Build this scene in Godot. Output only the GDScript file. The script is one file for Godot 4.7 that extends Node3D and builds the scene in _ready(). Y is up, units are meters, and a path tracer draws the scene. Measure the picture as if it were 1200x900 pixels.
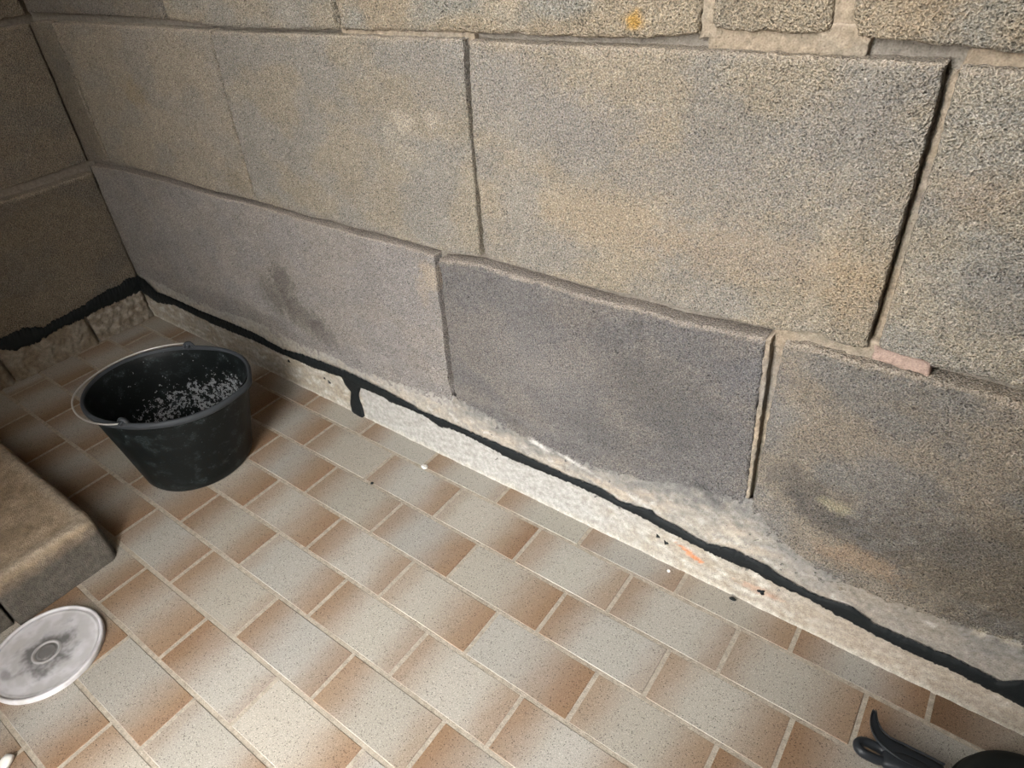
extends Node3D
# A corner of a stone-walled porch with a clinker tile floor, a mortar skirting sealed in black, a builder's bucket, a step and tools.
# Units are metres. The back wall runs along x at z = -0.08, the side wall along z at x = -1.5, the floor is y = 0.

var rng := RandomNumberGenerator.new()
var n_low := FastNoiseLite.new()
var n_mid := FastNoiseLite.new()
var n_fine := FastNoiseLite.new()
var n_warp := FastNoiseLite.new()
var M := {}
var counts := {}

# ---------------------------------------------------------------- helpers
func tag(o: Node, label: String, category := "", group := "", kind := "") -> void:
	if label: o.set_meta("label", label)
	if category: o.set_meta("category", category)
	if group: o.set_meta("group", group)
	if kind: o.set_meta("kind", kind)

func numbered(called: String, parent: Node) -> String:
	if not parent.has_node(called): return called
	var key := str(parent.name) + "/" + called
	counts[key] = counts.get(key, 0) + 1
	return called + "_%03d" % counts[key]

func obj(called: String, mesh: Mesh, mat: Material, parent: Node = self) -> MeshInstance3D:
	var o := MeshInstance3D.new()
	o.name = numbered(called, parent)
	o.mesh = mesh
	o.material_override = mat
	parent.add_child(o, true)
	return o

func base(called: String, at: Vector3) -> Node3D:
	var o := Node3D.new()
	o.name = called
	o.position = at
	add_child(o, true)
	return o

func v2(a: Array) -> PackedVector2Array:
	var p := PackedVector2Array()
	for q in a: p.append(Vector2(q[0], q[1]))
	return p

func at_length(p: PackedVector2Array, t: float) -> Vector2:
	var total := 0.0
	for i in p.size() - 1: total += p[i].distance_to(p[i + 1])
	var want := t * total
	for i in p.size() - 1:
		var d := p[i].distance_to(p[i + 1])
		if want <= d or i == p.size() - 2:
			return p[i].lerp(p[i + 1], clampf(want / maxf(d, 1e-6), 0.0, 1.0))
		want -= d
	return p[-1]

func resample(p: PackedVector2Array, ts: PackedFloat32Array) -> PackedVector2Array:
	var o := PackedVector2Array()
	for t in ts: o.append(at_length(p, t))
	return o

# parameters from 0 to 1 with extra lines close to both ends, for rounded edges
func edge_spaced(length: float, cell: float, r: float) -> PackedFloat32Array:
	var o := PackedFloat32Array()
	var e := [0.0, 0.12 * r, 0.35 * r, 0.7 * r, 1.15 * r]
	for x in e: o.append(x / length)
	var a := e[4] / length as float
	var n := maxi(2, int(length * (1.0 - 2.0 * a) / cell))
	for i in range(1, n): o.append(lerpf(a, 1.0 - a, float(i) / n))
	for i in 5: o.append(1.0 - e[4 - i] / length)
	return o

# a grid of points as a smooth surface; rows run upwards, columns to the right, so it faces the viewer
func grid_mesh(nx: int, ny: int, pts: PackedVector3Array, cols := PackedColorArray(), wrap := false, flip := false) -> ArrayMesh:
	var st := SurfaceTool.new()
	st.begin(Mesh.PRIMITIVE_TRIANGLES)
	add_grid(st, 0, nx, ny, pts, cols, wrap, flip)
	st.generate_normals()
	return st.commit()

func add_grid(st: SurfaceTool, first: int, nx: int, ny: int, pts: PackedVector3Array, cols := PackedColorArray(), wrap := false, flip := false) -> int:
	st.set_smooth_group(0)
	for i in pts.size():
		if cols.size(): st.set_color(cols[i])
		st.add_vertex(pts[i])
	for j in ny - 1:
		for i in (nx if wrap else nx - 1):
			var a := first + j * nx + i
			var b := first + j * nx + (i + 1) % nx
			var c := a + nx
			var d := b + nx
			for k in ([a, b, d, a, d, c] if flip else [a, d, b, a, c, d]): st.add_index(k)
	return first + pts.size()

func box_mesh(lo: Vector3, hi: Vector3) -> ArrayMesh:
	var b := BoxMesh.new()
	b.size = hi - lo
	var st := SurfaceTool.new()
	st.append_from(b, 0, Transform3D(Basis(), (lo + hi) / 2))
	return st.commit()

# a surface of revolution round y; profile points (radius, height) run along the outside
func lathe(profile: PackedVector2Array, n: int, shape := func(_a, _y): return 1.0) -> ArrayMesh:
	var pts := PackedVector3Array()
	for p in profile:
		for i in n:
			var a := TAU * i / n
			var r: float = p.x * shape.call(a, p.y)
			pts.append(Vector3(cos(a) * r, p.y, sin(a) * r))
	return grid_mesh(n, profile.size(), pts, PackedColorArray(), true, true)


# a round or flattened bar along a path; radii given as Vector2 (sideways, up)
func sweep(path: PackedVector3Array, radii: PackedVector2Array, n := 12, closed := false, up := Vector3.UP, square := 2.0) -> ArrayMesh:
	var pts := PackedVector3Array()
	var count := path.size()
	for i in count:
		var a := path[(i - 1 + count) % count] if closed or i > 0 else path[i]
		var b := path[(i + 1) % count] if closed or i < count - 1 else path[i]
		var t := (b - a).normalized()
		var side := t.cross(up).normalized()
		var u := side.cross(t).normalized()
		for k in n:
			var w := TAU * k / n
			var c := cos(w)
			var s := sin(w)
			c = signf(c) * pow(absf(c), 2.0 / square)
			s = signf(s) * pow(absf(s), 2.0 / square)
			pts.append(path[i] + side * c * radii[i].x + u * s * radii[i].y)
	var st := SurfaceTool.new()
	st.begin(Mesh.PRIMITIVE_TRIANGLES)
	if closed:
		for k in n: pts.append(pts[k])
		add_grid(st, 0, n, count + 1, pts, PackedColorArray(), true, true)
	else:
		for e in [0, count - 1]:
			pass
		add_grid(st, 0, n, count, pts, PackedColorArray(), true, true)
		var m := pts.size()
		st.add_vertex(path[0])
		st.add_vertex(path[-1])
		for k in n:
			var k2 := (k + 1) % n
			for q in [m, k2, k]: st.add_index(q)
			for q in [m + 1, (count - 1) * n + k, (count - 1) * n + k2]: st.add_index(q)
	st.generate_normals()
	return st.commit()

# ---------------------------------------------------------------- materials
func noise(type: int, freq: float, seed_: int, octaves := 3) -> FastNoiseLite:
	var f := FastNoiseLite.new()
	f.noise_type = type
	f.frequency = freq
	f.seed = seed_
	f.fractal_octaves = octaves
	if octaves < 2: f.fractal_type = FastNoiseLite.FRACTAL_NONE
	return f

func bytes(f: FastNoiseLite, side: int) -> PackedByteArray:
	var im := f.get_seamless_image(side, side, false, false, 0.1, true)
	im.convert(Image.FORMAT_L8)
	return im.get_data()

func to_texture(px: PackedByteArray, side: int, format: int) -> ImageTexture:
	return ImageTexture.create_from_image(Image.create_from_data(side, side, false, format, px))

func triplanar(m: StandardMaterial3D, metres: float) -> StandardMaterial3D:
	m.uv1_triplanar = true
	m.uv1_world_triplanar = true
	m.uv1_triplanar_sharpness = 4.0
	m.uv1_scale = Vector3.ONE / metres
	return m

func matte(rough: float, color := Color.WHITE) -> StandardMaterial3D:
	var m := StandardMaterial3D.new()
	m.albedo_color = color
	m.roughness = rough
	m.metallic_specular = 0.3
	return m

func make_materials() -> void:
	# granite: grains, light flecks and dark pits, with relief
	var side := 1024
	var a := bytes(noise(FastNoiseLite.TYPE_SIMPLEX_SMOOTH, 0.15, 11, 2), side)
	var b := bytes(noise(FastNoiseLite.TYPE_SIMPLEX_SMOOTH, 0.32, 12, 1), side)
	var c := bytes(noise(FastNoiseLite.TYPE_SIMPLEX_SMOOTH, 0.075, 13, 3), side)
	var alb := PackedByteArray()
	var hgt := PackedByteArray()
	alb.resize(side * side * 3)
	hgt.resize(side * side)
	for i in side * side:
		var x := a[i] / 255.0
		var y := b[i] / 255.0
		var z := c[i] / 255.0
		var g := smoothstep(0.2, 0.8, x)
		var v := 0.79 + 0.26 * (g - 0.5) + 0.26 * (y - 0.5) + 0.16 * (z - 0.5)
		v = clampf(v, 0.2, 1.0)
		alb[i * 3] = int(255 * clampf(v * (1.0 + 0.05 * (z - 0.5)), 0, 1))
		alb[i * 3 + 1] = int(255 * v * 0.995)
		alb[i * 3 + 2] = int(255 * clampf(v * (0.985 + 0.06 * (y - 0.5) - 0.06 * (z - 0.5)), 0, 1))
		hgt[i] = int(255 * clampf(0.5 + 0.6 * (z - 0.5) + 0.6 * (x - 0.5) + 0.1 * (y - 0.5), 0, 1))
	rng.seed = 8
	for i in 9000:
		var px := rng.randi_range(0, side - 1)
		var py := rng.randi_range(0, side - 1)
		var pale := rng.randf() < 0.55
		var f := rng.randf_range(1.2, 1.5) if pale else rng.randf_range(0.6, 0.85)
		for dy in rng.randi_range(2, 4):
			for dx in rng.randi_range(2, 5):
				var q := ((py + dy) % side) * side + (px + dx) % side
				for k in 3: alb[q * 3 + k] = int(clampf(alb[q * 3 + k] * f, 0, 255))
				hgt[q] = int(clampf(hgt[q] + (25 if pale else -60), 0, 255))
	var m := triplanar(matte(0.93), 0.56)
	m.vertex_color_use_as_albedo = true
	m.albedo_texture = to_texture(alb, side, Image.FORMAT_RGB8)
	m.heightmap_enabled = true
	m.heightmap_texture = to_texture(hgt, side, Image.FORMAT_L8)
	m.heightmap_scale = 0.65
	M.stone = m
	# mortar: the same grain, finer and flatter
	m = triplanar(matte(0.97), 0.4)
	m.vertex_color_use_as_albedo = true
	var soft := PackedByteArray()
	soft.resize(512 * 512 * 3)
	var s1 := bytes(noise(FastNoiseLite.TYPE_SIMPLEX_SMOOTH, 0.05, 41, 4), 512)
	var s2 := bytes(noise(FastNoiseLite.TYPE_SIMPLEX_SMOOTH, 0.22, 42, 2), 512)
	for i in 512 * 512:
		var v := 0.84 + 0.20 * (s1[i] / 255.0 - 0.5) + 0.20 * (s2[i] / 255.0 - 0.5) - (0.18 if s2[i] < 38 else 0.0)
		for k in 3: soft[i * 3 + k] = int(255 * clampf(v - 0.008 * k, 0, 1))
	m.albedo_texture = to_texture(soft, 512, Image.FORMAT_RGB8)
	m.heightmap_enabled = true
	m.heightmap_texture = to_texture(s2, 512, Image.FORMAT_L8)
	m.heightmap_scale = 0.14
	M.mortar = m
	m = m.duplicate()
	m.vertex_color_use_as_albedo = false
	m.albedo_color = Color(0.46, 0.34, 0.285).linear_to_srgb()
	M.brick = m
	m = m.duplicate()
	m.vertex_color_use_as_albedo = false
	m.albedo_color = Color(0.30, 0.27, 0.23).linear_to_srgb()
	M.backing = m
	m = m.duplicate()
	m.albedo_color = Color(0.47, 0.415, 0.34).linear_to_srgb()
	m.heightmap_scale = 0.05
	M.grout = m
	m = m.duplicate()
	m.albedo_color = Color(0.68, 0.55, 0.41).linear_to_srgb()  # warm pale tone, set for bounce light from the unseen added walls
	M.plaster = m
	# clinker tile: dark and light grit
	side = 512
	a = bytes(noise(FastNoiseLite.TYPE_SIMPLEX_SMOOTH, 0.12, 21, 2), side)
	b = bytes(noise(FastNoiseLite.TYPE_SIMPLEX_SMOOTH, 0.4, 22, 1), side)
	alb = PackedByteArray()
	alb.resize(side * side * 3)
	hgt = PackedByteArray()
	hgt.resize(side * side)
	for i in side * side:
		var v := 0.84 + 0.10 * (a[i] / 255.0 - 0.5) + 0.36 * (b[i] / 255.0 - 0.5)
		for k in 3: alb[i * 3 + k] = int(255 * clampf(v, 0, 1))
		hgt[i] = 128 + (b[i] - 128) / 4
	rng.seed = 5
	for i in 3400:
		var px := rng.randi_range(0, side - 2)
		var py := rng.randi_range(0, side - 2)
		var dark := rng.randf() < 0.55
		var wide := 2 if rng.randf() < 0.7 else 3
		var f := rng.randf_range(0.55, 0.8) if dark else rng.randf_range(1.1, 1.25)
		for dy in wide:
			for dx in rng.randi_range(2, 3):
				var q := ((py + dy) % side) * side + (px + dx) % side
				for k in 3: alb[q * 3 + k] = int(clampf(alb[q * 3 + k] * f, 0, 255))
				hgt[q] = 60 if dark else 150
	m = triplanar(matte(0.62), 0.33)
	m.vertex_color_use_as_albedo = true
	m.albedo_texture = to_texture(alb, side, Image.FORMAT_RGB8)
	m.heightmap_enabled = true
	m.heightmap_texture = to_texture(hgt, side, Image.FORMAT_L8)
	m.heightmap_scale = 0.06
	M.tile = m
	# black sealant
	m = triplanar(matte(0.55, Color(0.010, 0.0115, 0.012).linear_to_srgb()), 0.25)
	m.heightmap_enabled = true
	m.heightmap_texture = M.stone.heightmap_texture
	m.heightmap_scale = 0.06
	m.metallic_specular = 0.22
	M.black = m
	# black bucket plastic with pale scuffs
	a = bytes(noise(FastNoiseLite.TYPE_SIMPLEX_SMOOTH, 0.012, 31, 5), side)
	b = bytes(noise(FastNoiseLite.TYPE_SIMPLEX_SMOOTH, 0.09, 32, 3), side)
	alb = PackedByteArray()
	alb.resize(side * side * 3)
	for i in side * side:
		var x := a[i] / 255.0
		var y := b[i] / 255.0
		var s := smoothstep(0.56, 0.8, x) * 0.6 * y + smoothstep(0.80, 0.9, y) * 0.8
		var l := 0.0055 + 0.075 * s * lerpf(s, 1.0, 0.4)
		var g := Color(l * 0.82, l * 1.04, l * 1.06).linear_to_srgb()
		alb[i * 3] = int(g.r * 255)
		alb[i * 3 + 1] = int(g.g * 255)
		alb[i * 3 + 2] = int(g.b * 255)
	m = triplanar(matte(0.46), 0.33)
	m.albedo_texture = to_texture(alb, side, Image.FORMAT_RGB8)
	M.bucket = m
	M.rim = matte(0.55, Color(0.030, 0.033, 0.037).linear_to_srgb())
	M.wire = matte(0.4, Color(0.50, 0.48, 0.45).linear_to_srgb())
	M.wire.metallic = 0.6
	M.residue = triplanar(matte(0.95, Color(0.40, 0.42, 0.44).linear_to_srgb()), 0.2)
	M.residue.albedo_texture = M.stone.albedo_texture
	m = matte(0.5)
	m.vertex_color_use_as_albedo = true
	M.lid = m
	M.tool = matte(0.36, Color(0.017, 0.019, 0.022).linear_to_srgb())
	M.rubber = matte(0.7, Color(0.009, 0.011, 0.010).linear_to_srgb())
	M.white = matte(0.4, Color(0.78, 0.76, 0.72).linear_to_srgb())
	M.crumb = matte(0.95, Color(0.62, 0.59, 0.54).linear_to_srgb())

# ---------------------------------------------------------------- masonry
# stone colours: warm tone, cool tone, how much cool, roughness of the face in mm
const TONES := [
	["0", Color(0.25, 0.225, 0.19), Color(0.25, 0.235, 0.215), 0.5, 2.0],
	["1", Color(0.37, 0.335, 0.275), Color(0.35, 0.335, 0.30), 0.5, 1.2],
	["2", Color(0.40, 0.345, 0.265), Color(0.34, 0.33, 0.295), 0.4, 1.4],
	["3", Color(0.40, 0.345, 0.265), Color(0.34, 0.33, 0.295), 0.3, 1.8],
	["4", Color(0.28, 0.25, 0.205), Color(0.26, 0.24, 0.21), 0.4, 1.2],
	["5", Color(0.39, 0.35, 0.29), Color(0.36, 0.335, 0.295), 0.45, 1.8],
	["6", Color(0.37, 0.335, 0.275), Color(0.34, 0.325, 0.295), 0.55, 1.2],
	["7", Color(0.40, 0.355, 0.285), Color(0.345, 0.325, 0.29), 0.5, 1.2],
	["8", Color(0.42, 0.385, 0.32), Color(0.37, 0.355, 0.32), 0.55, 1.8],
	["9", Color(0.365, 0.342, 0.308), Color(0.345, 0.33, 0.308), 0.5, 1.4],
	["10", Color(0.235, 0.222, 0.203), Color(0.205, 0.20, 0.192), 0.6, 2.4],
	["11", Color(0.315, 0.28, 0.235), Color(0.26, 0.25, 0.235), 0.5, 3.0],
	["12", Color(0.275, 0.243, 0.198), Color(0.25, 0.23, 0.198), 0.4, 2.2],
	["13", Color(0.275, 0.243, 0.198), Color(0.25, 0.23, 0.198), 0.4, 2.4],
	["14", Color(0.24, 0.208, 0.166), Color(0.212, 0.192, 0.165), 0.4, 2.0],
	["15", Color(0.36, 0.305, 0.235), Color(0.33, 0.295, 0.24), 0.4, 2.6],
]
# stains, marks and tone patches on the back wall: x, y, half width, half height, turn, colour, strength
const STAINS := [
	[0.345, 0.190, 0.030, 0.007, -0.2, Color(0.70, 0.68, 0.64), 0.75],
	[0.440, 0.184, 0.045, 0.007, -0.2, Color(0.70, 0.68, 0.64), 0.7],
	[0.620, 0.150, 0.040, 0.008, -0.3, Color(0.66, 0.64, 0.60), 0.6],
	[0.830, 0.170, 0.040, 0.006, -0.5, Color(0.66, 0.60, 0.50), 0.7],
	[1.060, 0.120, 0.035, 0.008, -0.3, Color(0.64, 0.61, 0.55), 0.7],
	[1.259, 0.199, 0.012, 0.010, 0.0, Color(0.62, 0.57, 0.46), 0.85],
	[1.300, 0.208, 0.020, 0.007, 0.0, Color(0.60, 0.55, 0.45), 0.75],
	[1.190, 0.168, 0.010, 0.006, 0.0, Color(0.62, 0.59, 0.54), 0.8],
	[0.766, 0.257, 0.045, 0.014, -0.5, Color(0.10, 0.10, 0.10), 0.7],
	[0.720, 0.245, 0.040, 0.014, -0.4, Color(0.19, 0.185, 0.18), 0.6],
	[0.262, 0.232, 0.035, 0.013, -0.3, Color(0.17, 0.165, 0.15), 0.6],
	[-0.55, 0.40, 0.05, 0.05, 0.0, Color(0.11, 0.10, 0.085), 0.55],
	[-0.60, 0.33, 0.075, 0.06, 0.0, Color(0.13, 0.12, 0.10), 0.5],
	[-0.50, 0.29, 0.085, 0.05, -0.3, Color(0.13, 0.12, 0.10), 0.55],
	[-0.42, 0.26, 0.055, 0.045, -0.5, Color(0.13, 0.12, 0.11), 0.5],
	[0.63, 0.45, 0.13, 0.10, -0.6, Color(0.13, 0.13, 0.125), 0.5],
	[0.52, 0.30, 0.12, 0.05, -0.3, Color(0.15, 0.15, 0.145), 0.45],
	[0.35, 0.42, 0.16, 0.10, 0.0, Color(0.29, 0.28, 0.265), 0.4],
	[0.80, 0.56, 0.06, 0.06, 0.0, Color(0.20, 0.20, 0.205), 0.5],
	[0.93, 0.36, 0.09, 0.045, -0.4, Color(0.11, 0.11, 0.11), 0.55],
	[1.00, 0.31, 0.10, 0.035, -0.3, Color(0.12, 0.12, 0.12), 0.5],
	[0.985, 0.352, 0.03, 0.014, 0.0, Color(0.50, 0.46, 0.33), 0.7],
	[1.27, 0.34, 0.22, 0.13, 0.2, Color(0.13, 0.112, 0.088), 0.6],  # broad darker brown patch low at the right end
	[1.05, 0.25, 0.07, 0.03, 0.0, Color(0.42, 0.31, 0.22), 0.55],
	[0.03, 0.905, 0.035, 0.022, 0.0, Color(0.58, 0.53, 0.45), 0.6],
	[0.115, 0.92, 0.022, 0.02, 0.0, Color(0.58, 0.53, 0.45), 0.6],
	[-0.01, 0.87, 0.02, 0.03, 0.0, Color(0.52, 0.48, 0.40), 0.5],
	[0.03, 0.84, 0.06, 0.02, 0.0, Color(0.46, 0.41, 0.32), 0.4],
	[0.15, 0.99, 0.08, 0.06, 0.0, Color(0.34, 0.325, 0.305), 0.5],
	[0.531, 1.105, 0.014, 0.012, 0.0, Color(0.62, 0.36, 0.07), 0.8],
	[0.34, 1.0, 0.10, 0.06, 0.0, Color(0.345, 0.33, 0.31), 0.6],
	[0.45, 0.95, 0.12, 0.05, 0.1, Color(0.335, 0.32, 0.30), 0.6],
	[0.70, 0.90, 0.24, 0.05, 0.08, Color(0.325, 0.312, 0.292), 0.65],
	[0.85, 1.0, 0.09, 0.05, 0.2, Color(0.32, 0.305, 0.285), 0.55],
	[0.50, 0.79, 0.14, 0.045, 0.05, Color(0.43, 0.355, 0.265), 0.5],
	[0.76, 0.79, 0.18, 0.045, 0.05, Color(0.43, 0.35, 0.26), 0.5],
	[0.92, 0.77, 0.05, 0.05, 0.0, Color(0.44, 0.345, 0.235), 0.5],
	[1.02, 0.93, 0.05, 0.03, 0.0, Color(0.44, 0.36, 0.28), 0.45],
	[1.12, 0.80, 0.08, 0.06, 0.0, Color(0.26, 0.26, 0.26), 0.5],
	[-1.0, 0.86, 0.05, 0.04, 0.0, Color(0.36, 0.29, 0.18), 0.5],
	[-0.62, 0.67, 0.06, 0.03, 0.0, Color(0.27, 0.22, 0.14), 0.4],
	[0.045, 0.56, 0.028, 0.035, 0.0, Color(0.50, 0.43, 0.33), 0.7],
	[0.02, 0.52, 0.02, 0.04, 0.0, Color(0.46, 0.40, 0.32), 0.5],
	[0.90, 1.13, 0.05, 0.03, 0.0, Color(0.44, 0.35, 0.25), 0.4],
]

func face_color(k: int, x: float, y: float, off: float) -> Color:
	var t = TONES[k]
	var w: float = n_low.get_noise_3d(x * 1.0, y * 1.6, off) * 1.5 + t[3]
	var c: Color = (t[1] as Color).lerp(t[2], smoothstep(0.15, 0.85, w))
	c = c * (1.0 + 0.11 * n_mid.get_noise_3d(x, y, off) + 0.26 * n_fine.get_noise_3d(x * 1.4, y * 1.4, off + 5.0) + 0.10 * n_low.get_noise_3d(x * 2.0 + 7.0, y * 2.0, off))
	return c

func stained(c: Color, x: float, y: float) -> Color:
	for s in STAINS:
		var dx: float = x - s[0]
		var dy: float = y - s[1]
		if absf(dx) > s[2] * 2.2 + 0.03 or absf(dy) > s[3] * 2.2 + s[2] + 0.03: continue
		var cs := cos(s[4] as float)
		var sn := sin(s[4] as float)
		var q := Vector2((dx * cs + dy * sn) / s[2], (-dx * sn + dy * cs) / s[3]).length()
		q += 0.45 * n_mid.get_noise_2d(x * 0.6, y * 0.6) + 0.4 * n_fine.get_noise_2d(x, y)
		c = c.lerp(s[5], s[6] * (1.0 - smoothstep(0.5, 1.4, q)))
	return c

# a block: the outline's four sides in the plane of its wall, a rounded, rough face and sides that run back into the wall
func stone(parent: Node, s: Dictionary, seed_: int, called := "stone", mat: Material = null) -> MeshInstance3D:
	var left: bool = s.p == "l"
	var eb := v2(s.B)
	var et := v2(s.T)
	var el := v2(s.L)
	var er := v2(s.R)
	var w := (eb[0].distance_to(eb[-1]) + et[0].distance_to(et[-1])) / 2
	var h := (el[0].distance_to(el[-1]) + er[0].distance_to(er[-1])) / 2
	var r: float = s.r * 0.001
	var cell: float = s.get("cell", 0.0058)
	var xs := edge_spaced(w, cell, minf(r, w * 0.1))
	var ys := edge_spaced(h, cell, minf(r, h * 0.1))
	var nx := xs.size()
	var ny := ys.size()
	var pb := resample(eb, xs)
	var pt := resample(et, xs)
	var pl := resample(el, ys)
	var pr := resample(er, ys)
	var off := seed_ * 3.7
	var bump: float = TONES[s.c][4] * 0.001
	var pts := PackedVector3Array()
	var cols := PackedColorArray()
	for j in ny:
		for i in nx:
			var a := xs[i]
			var b := ys[j]
			var p := pb[i].lerp(pt[i], b) + pl[j].lerp(pr[j], a) - pb[0].lerp(pb[-1], a).lerp(pt[0].lerp(pt[-1], a), b)
			# chipped outline
			var edge := minf(minf(a, 1 - a) * w, minf(b, 1 - b) * h)
			if edge < 0.004:
				var chip := 0.0022 * n_fine.get_noise_3d(p.x * 1.1, p.y * 1.1, off) + 0.0022 * n_mid.get_noise_3d(p.x, p.y, off + 9)
				var mid := (pb[nx / 2] + pt[nx / 2]) / 2
				var inward := Vector2(signf(0.5 - a) if minf(a, 1 - a) * w < minf(b, 1 - b) * h else 0.0, signf(0.5 - b) if minf(b, 1 - b) * h <= minf(a, 1 - a) * w else 0.0)
				p += inward * maxf(chip, -0.0008)
			var rr := r * (1.0 + 0.6 * n_mid.get_noise_3d(p.x * 0.7, p.y * 0.7, off + 3))
			var ka := clampf(1.0 - minf(a, 1 - a) * w / rr, 0, 1)
			var kb := clampf(1.0 - minf(b, 1 - b) * h / rr, 0, 1)
			var k := clampf(Vector2(ka, kb).length(), 0, 1)
			var d := -rr * (1.0 - sqrt(maxf(0.0, 1.0 - k * k)))
			d += bump * (1.0 * n_mid.get_noise_3d(p.x, p.y, off) + 0.95 * n_fine.get_noise_3d(p.x, p.y, off)) + 0.003 * n_low.get_noise_3d(p.x, p.y, off)
			var c := face_color(s.c, p.x, p.y, off)
			# dust and old mortar on the upper arris, painted paler in place of top light
			var top := (1 - b) * h
			c = c.lerp(Color(0.50, 0.435, 0.36), 0.6 * (1.0 - smoothstep(0.5, 1.8, top / rr + 0.6 * n_mid.get_noise_2d(p.x * 1.3, p.y))))
			if not left: c = stained(c, p.x, p.y)
			c = Color(c.r * 1.07, c.g * 1.035, c.b * (1.05 if s.c == 9 or s.c == 10 else 1.0))
			pts.append(Vector3(s.z + d, p.y, -p.x) if left else Vector3(p.x, p.y, s.z + d))
			cols.append(c)
	var st := SurfaceTool.new()
	st.begin(Mesh.PRIMITIVE_TRIANGLES)
	var at := add_grid(st, 0, nx, ny, pts, cols)
	# the sides
	var ring := PackedInt32Array()
	for i in nx: ring.append(i)
	for j in range(1, ny): ring.append(j * nx + nx - 1)
	for i in range(nx - 2, -1, -1): ring.append((ny - 1) * nx + i)
	for j in range(ny - 2, -1, -1): ring.append(j * nx)
	var back := PackedVector3Array()
	var bc := PackedColorArray()
	for q in ring:
		var p := pts[q]
		back.append(Vector3(s.z - 0.04, p.y, p.z) if left else Vector3(p.x, p.y, s.z - 0.04))
		bc.append(cols[q])
	for q in ring:
		back.append(pts[q])
		bc.append(cols[q])
	add_grid(st, at, ring.size(), 2, back, bc)
	st.generate_normals()
	var o := obj(called, st.commit(), mat if mat else M.stone, parent)
	if s.has("label"): o.set_meta("label", s.label)
	return o

# a run of mortar, plaster or sealant between a lower and an upper line on a wall: depth(along, across 0-1, point) and colour(point)
func band(called: String, parent: Node, plane: String, low: PackedVector2Array, high: PackedVector2Array, cell: float, across: int, depth: Callable, tint: Callable, mat: Material, rag := 0.0) -> MeshInstance3D:
	var len := 0.0
	for i in high.size() - 1: len += high[i].distance_to(high[i + 1])
	var n := maxi(4, int(len / cell))
	var pts := PackedVector3Array()
	var cols := PackedColorArray()
	var ts := PackedFloat32Array()
	for i in n + 1: ts.append(float(i) / n)
	# both lines at the same place along the wall
	var lo := by_x(low, ts) if called != "drip" else resample(low, ts)
	var hi := by_x(high, ts) if called != "drip" else resample(high, ts)
	for j in across + 1:
		for i in n + 1:
			var b := float(j) / across
			var a0 := lo[i]
			var a1 := hi[i]
			if rag > 0:
				a0.y += rag * (0.8 * n_fine.get_noise_2d(a0.x * 0.9, 3.0) + 0.9 * n_fine.get_noise_2d(a0.x * 2.4, 13.0) + 0.6 * n_mid.get_noise_2d(a0.x * 1.1, 5.0))
				a1.y += rag * (0.7 * n_fine.get_noise_2d(a1.x * 0.9, 8.0) + 0.7 * n_fine.get_noise_2d(a1.x * 2.4, 18.0) + 0.6 * n_mid.get_noise_2d(a1.x * 1.1, 1.0))
			var p := a0.lerp(a1, b)
			var d: float = depth.call(p, b)
			pts.append(Vector3(d, p.y, -p.x) if plane == "l" else Vector3(p.x, p.y, d))
			cols.append(tint.call(p, b))
	return obj(called, grid_mesh(n + 1, across + 1, pts, cols), mat, parent)

func by_x(p: PackedVector2Array, ts: PackedFloat32Array) -> PackedVector2Array:
	var o := PackedVector2Array()
	for t in ts:
		var x := lerpf(p[0].x, p[-1].x, t)
		for i in p.size() - 1:
			if x <= p[i + 1].x or i == p.size() - 2:
				o.append(Vector2(x, lerpf(p[i].y, p[i + 1].y, clampf((x - p[i].x) / maxf(p[i + 1].x - p[i].x, 1e-5), 0, 1))))
				break
	return o

# ---------------------------------------------------------------- the scene
func _ready() -> void:
	var cam := Camera3D.new()
	cam.name = "camera"
	cam.transform = Transform3D(Basis(Vector3(0.81068, -0.05266, -0.58311), Vector3(-0.31564, 0.79951, -0.51103), Vector3(0.49312, 0.59833, 0.63153)), Vector3(1.0370, 1.2768, 0.9055))
	cam.fov = 59.665
	cam.near = 0.02
	add_child(cam)
	cam.current = true
	var sky_mat := ProceduralSkyMaterial.new()
	sky_mat.sky_top_color = Color(0.82, 0.825, 0.825)
	sky_mat.sky_horizon_color = Color(0.87, 0.865, 0.85)
	sky_mat.ground_bottom_color = Color(0.42, 0.40, 0.37)
	sky_mat.ground_horizon_color = Color(0.50, 0.48, 0.45)
	sky_mat.sky_energy_multiplier = 3.5
	var env := Environment.new()
	env.background_mode = Environment.BG_SKY
	env.sky = Sky.new()
	env.sky.sky_material = sky_mat
	env.tonemap_mode = Environment.TONE_MAPPER_LINEAR
	env.tonemap_exposure = EXPOSURE
	env.sdfgi_enabled = true
	env.ssao_enabled = true
	env.ssil_enabled = true
	var we := WorldEnvironment.new()
	we.name = "sky"
	we.environment = env
	add_child(we)

	rng.seed = 77
	n_low = noise(FastNoiseLite.TYPE_SIMPLEX_SMOOTH, 4.5, 1, 3)
	n_mid = noise(FastNoiseLite.TYPE_SIMPLEX_SMOOTH, 38.0, 2, 2)
	n_fine = noise(FastNoiseLite.TYPE_SIMPLEX_SMOOTH, 95.0, 3, 2)
	make_materials()
	build_shell()
	build_walls()
	build_skirting()
	build_floor()
	build_step()
	build_bucket()
	build_lid()
	build_tool()
	build_bowl()
	build_small_things()

const EXPOSURE := 2.55

func shell(called: String, lo: Vector3, hi: Vector3, mat: Material, label: String, category: String) -> MeshInstance3D:
	var c := Vector3((lo.x + hi.x) / 2, lo.y, (lo.z + hi.z) / 2)
	var o := obj(called, box_mesh(lo - c, hi - c), mat)
	o.position = c
	tag(o, label, category, "", "structure")
	return o

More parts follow.
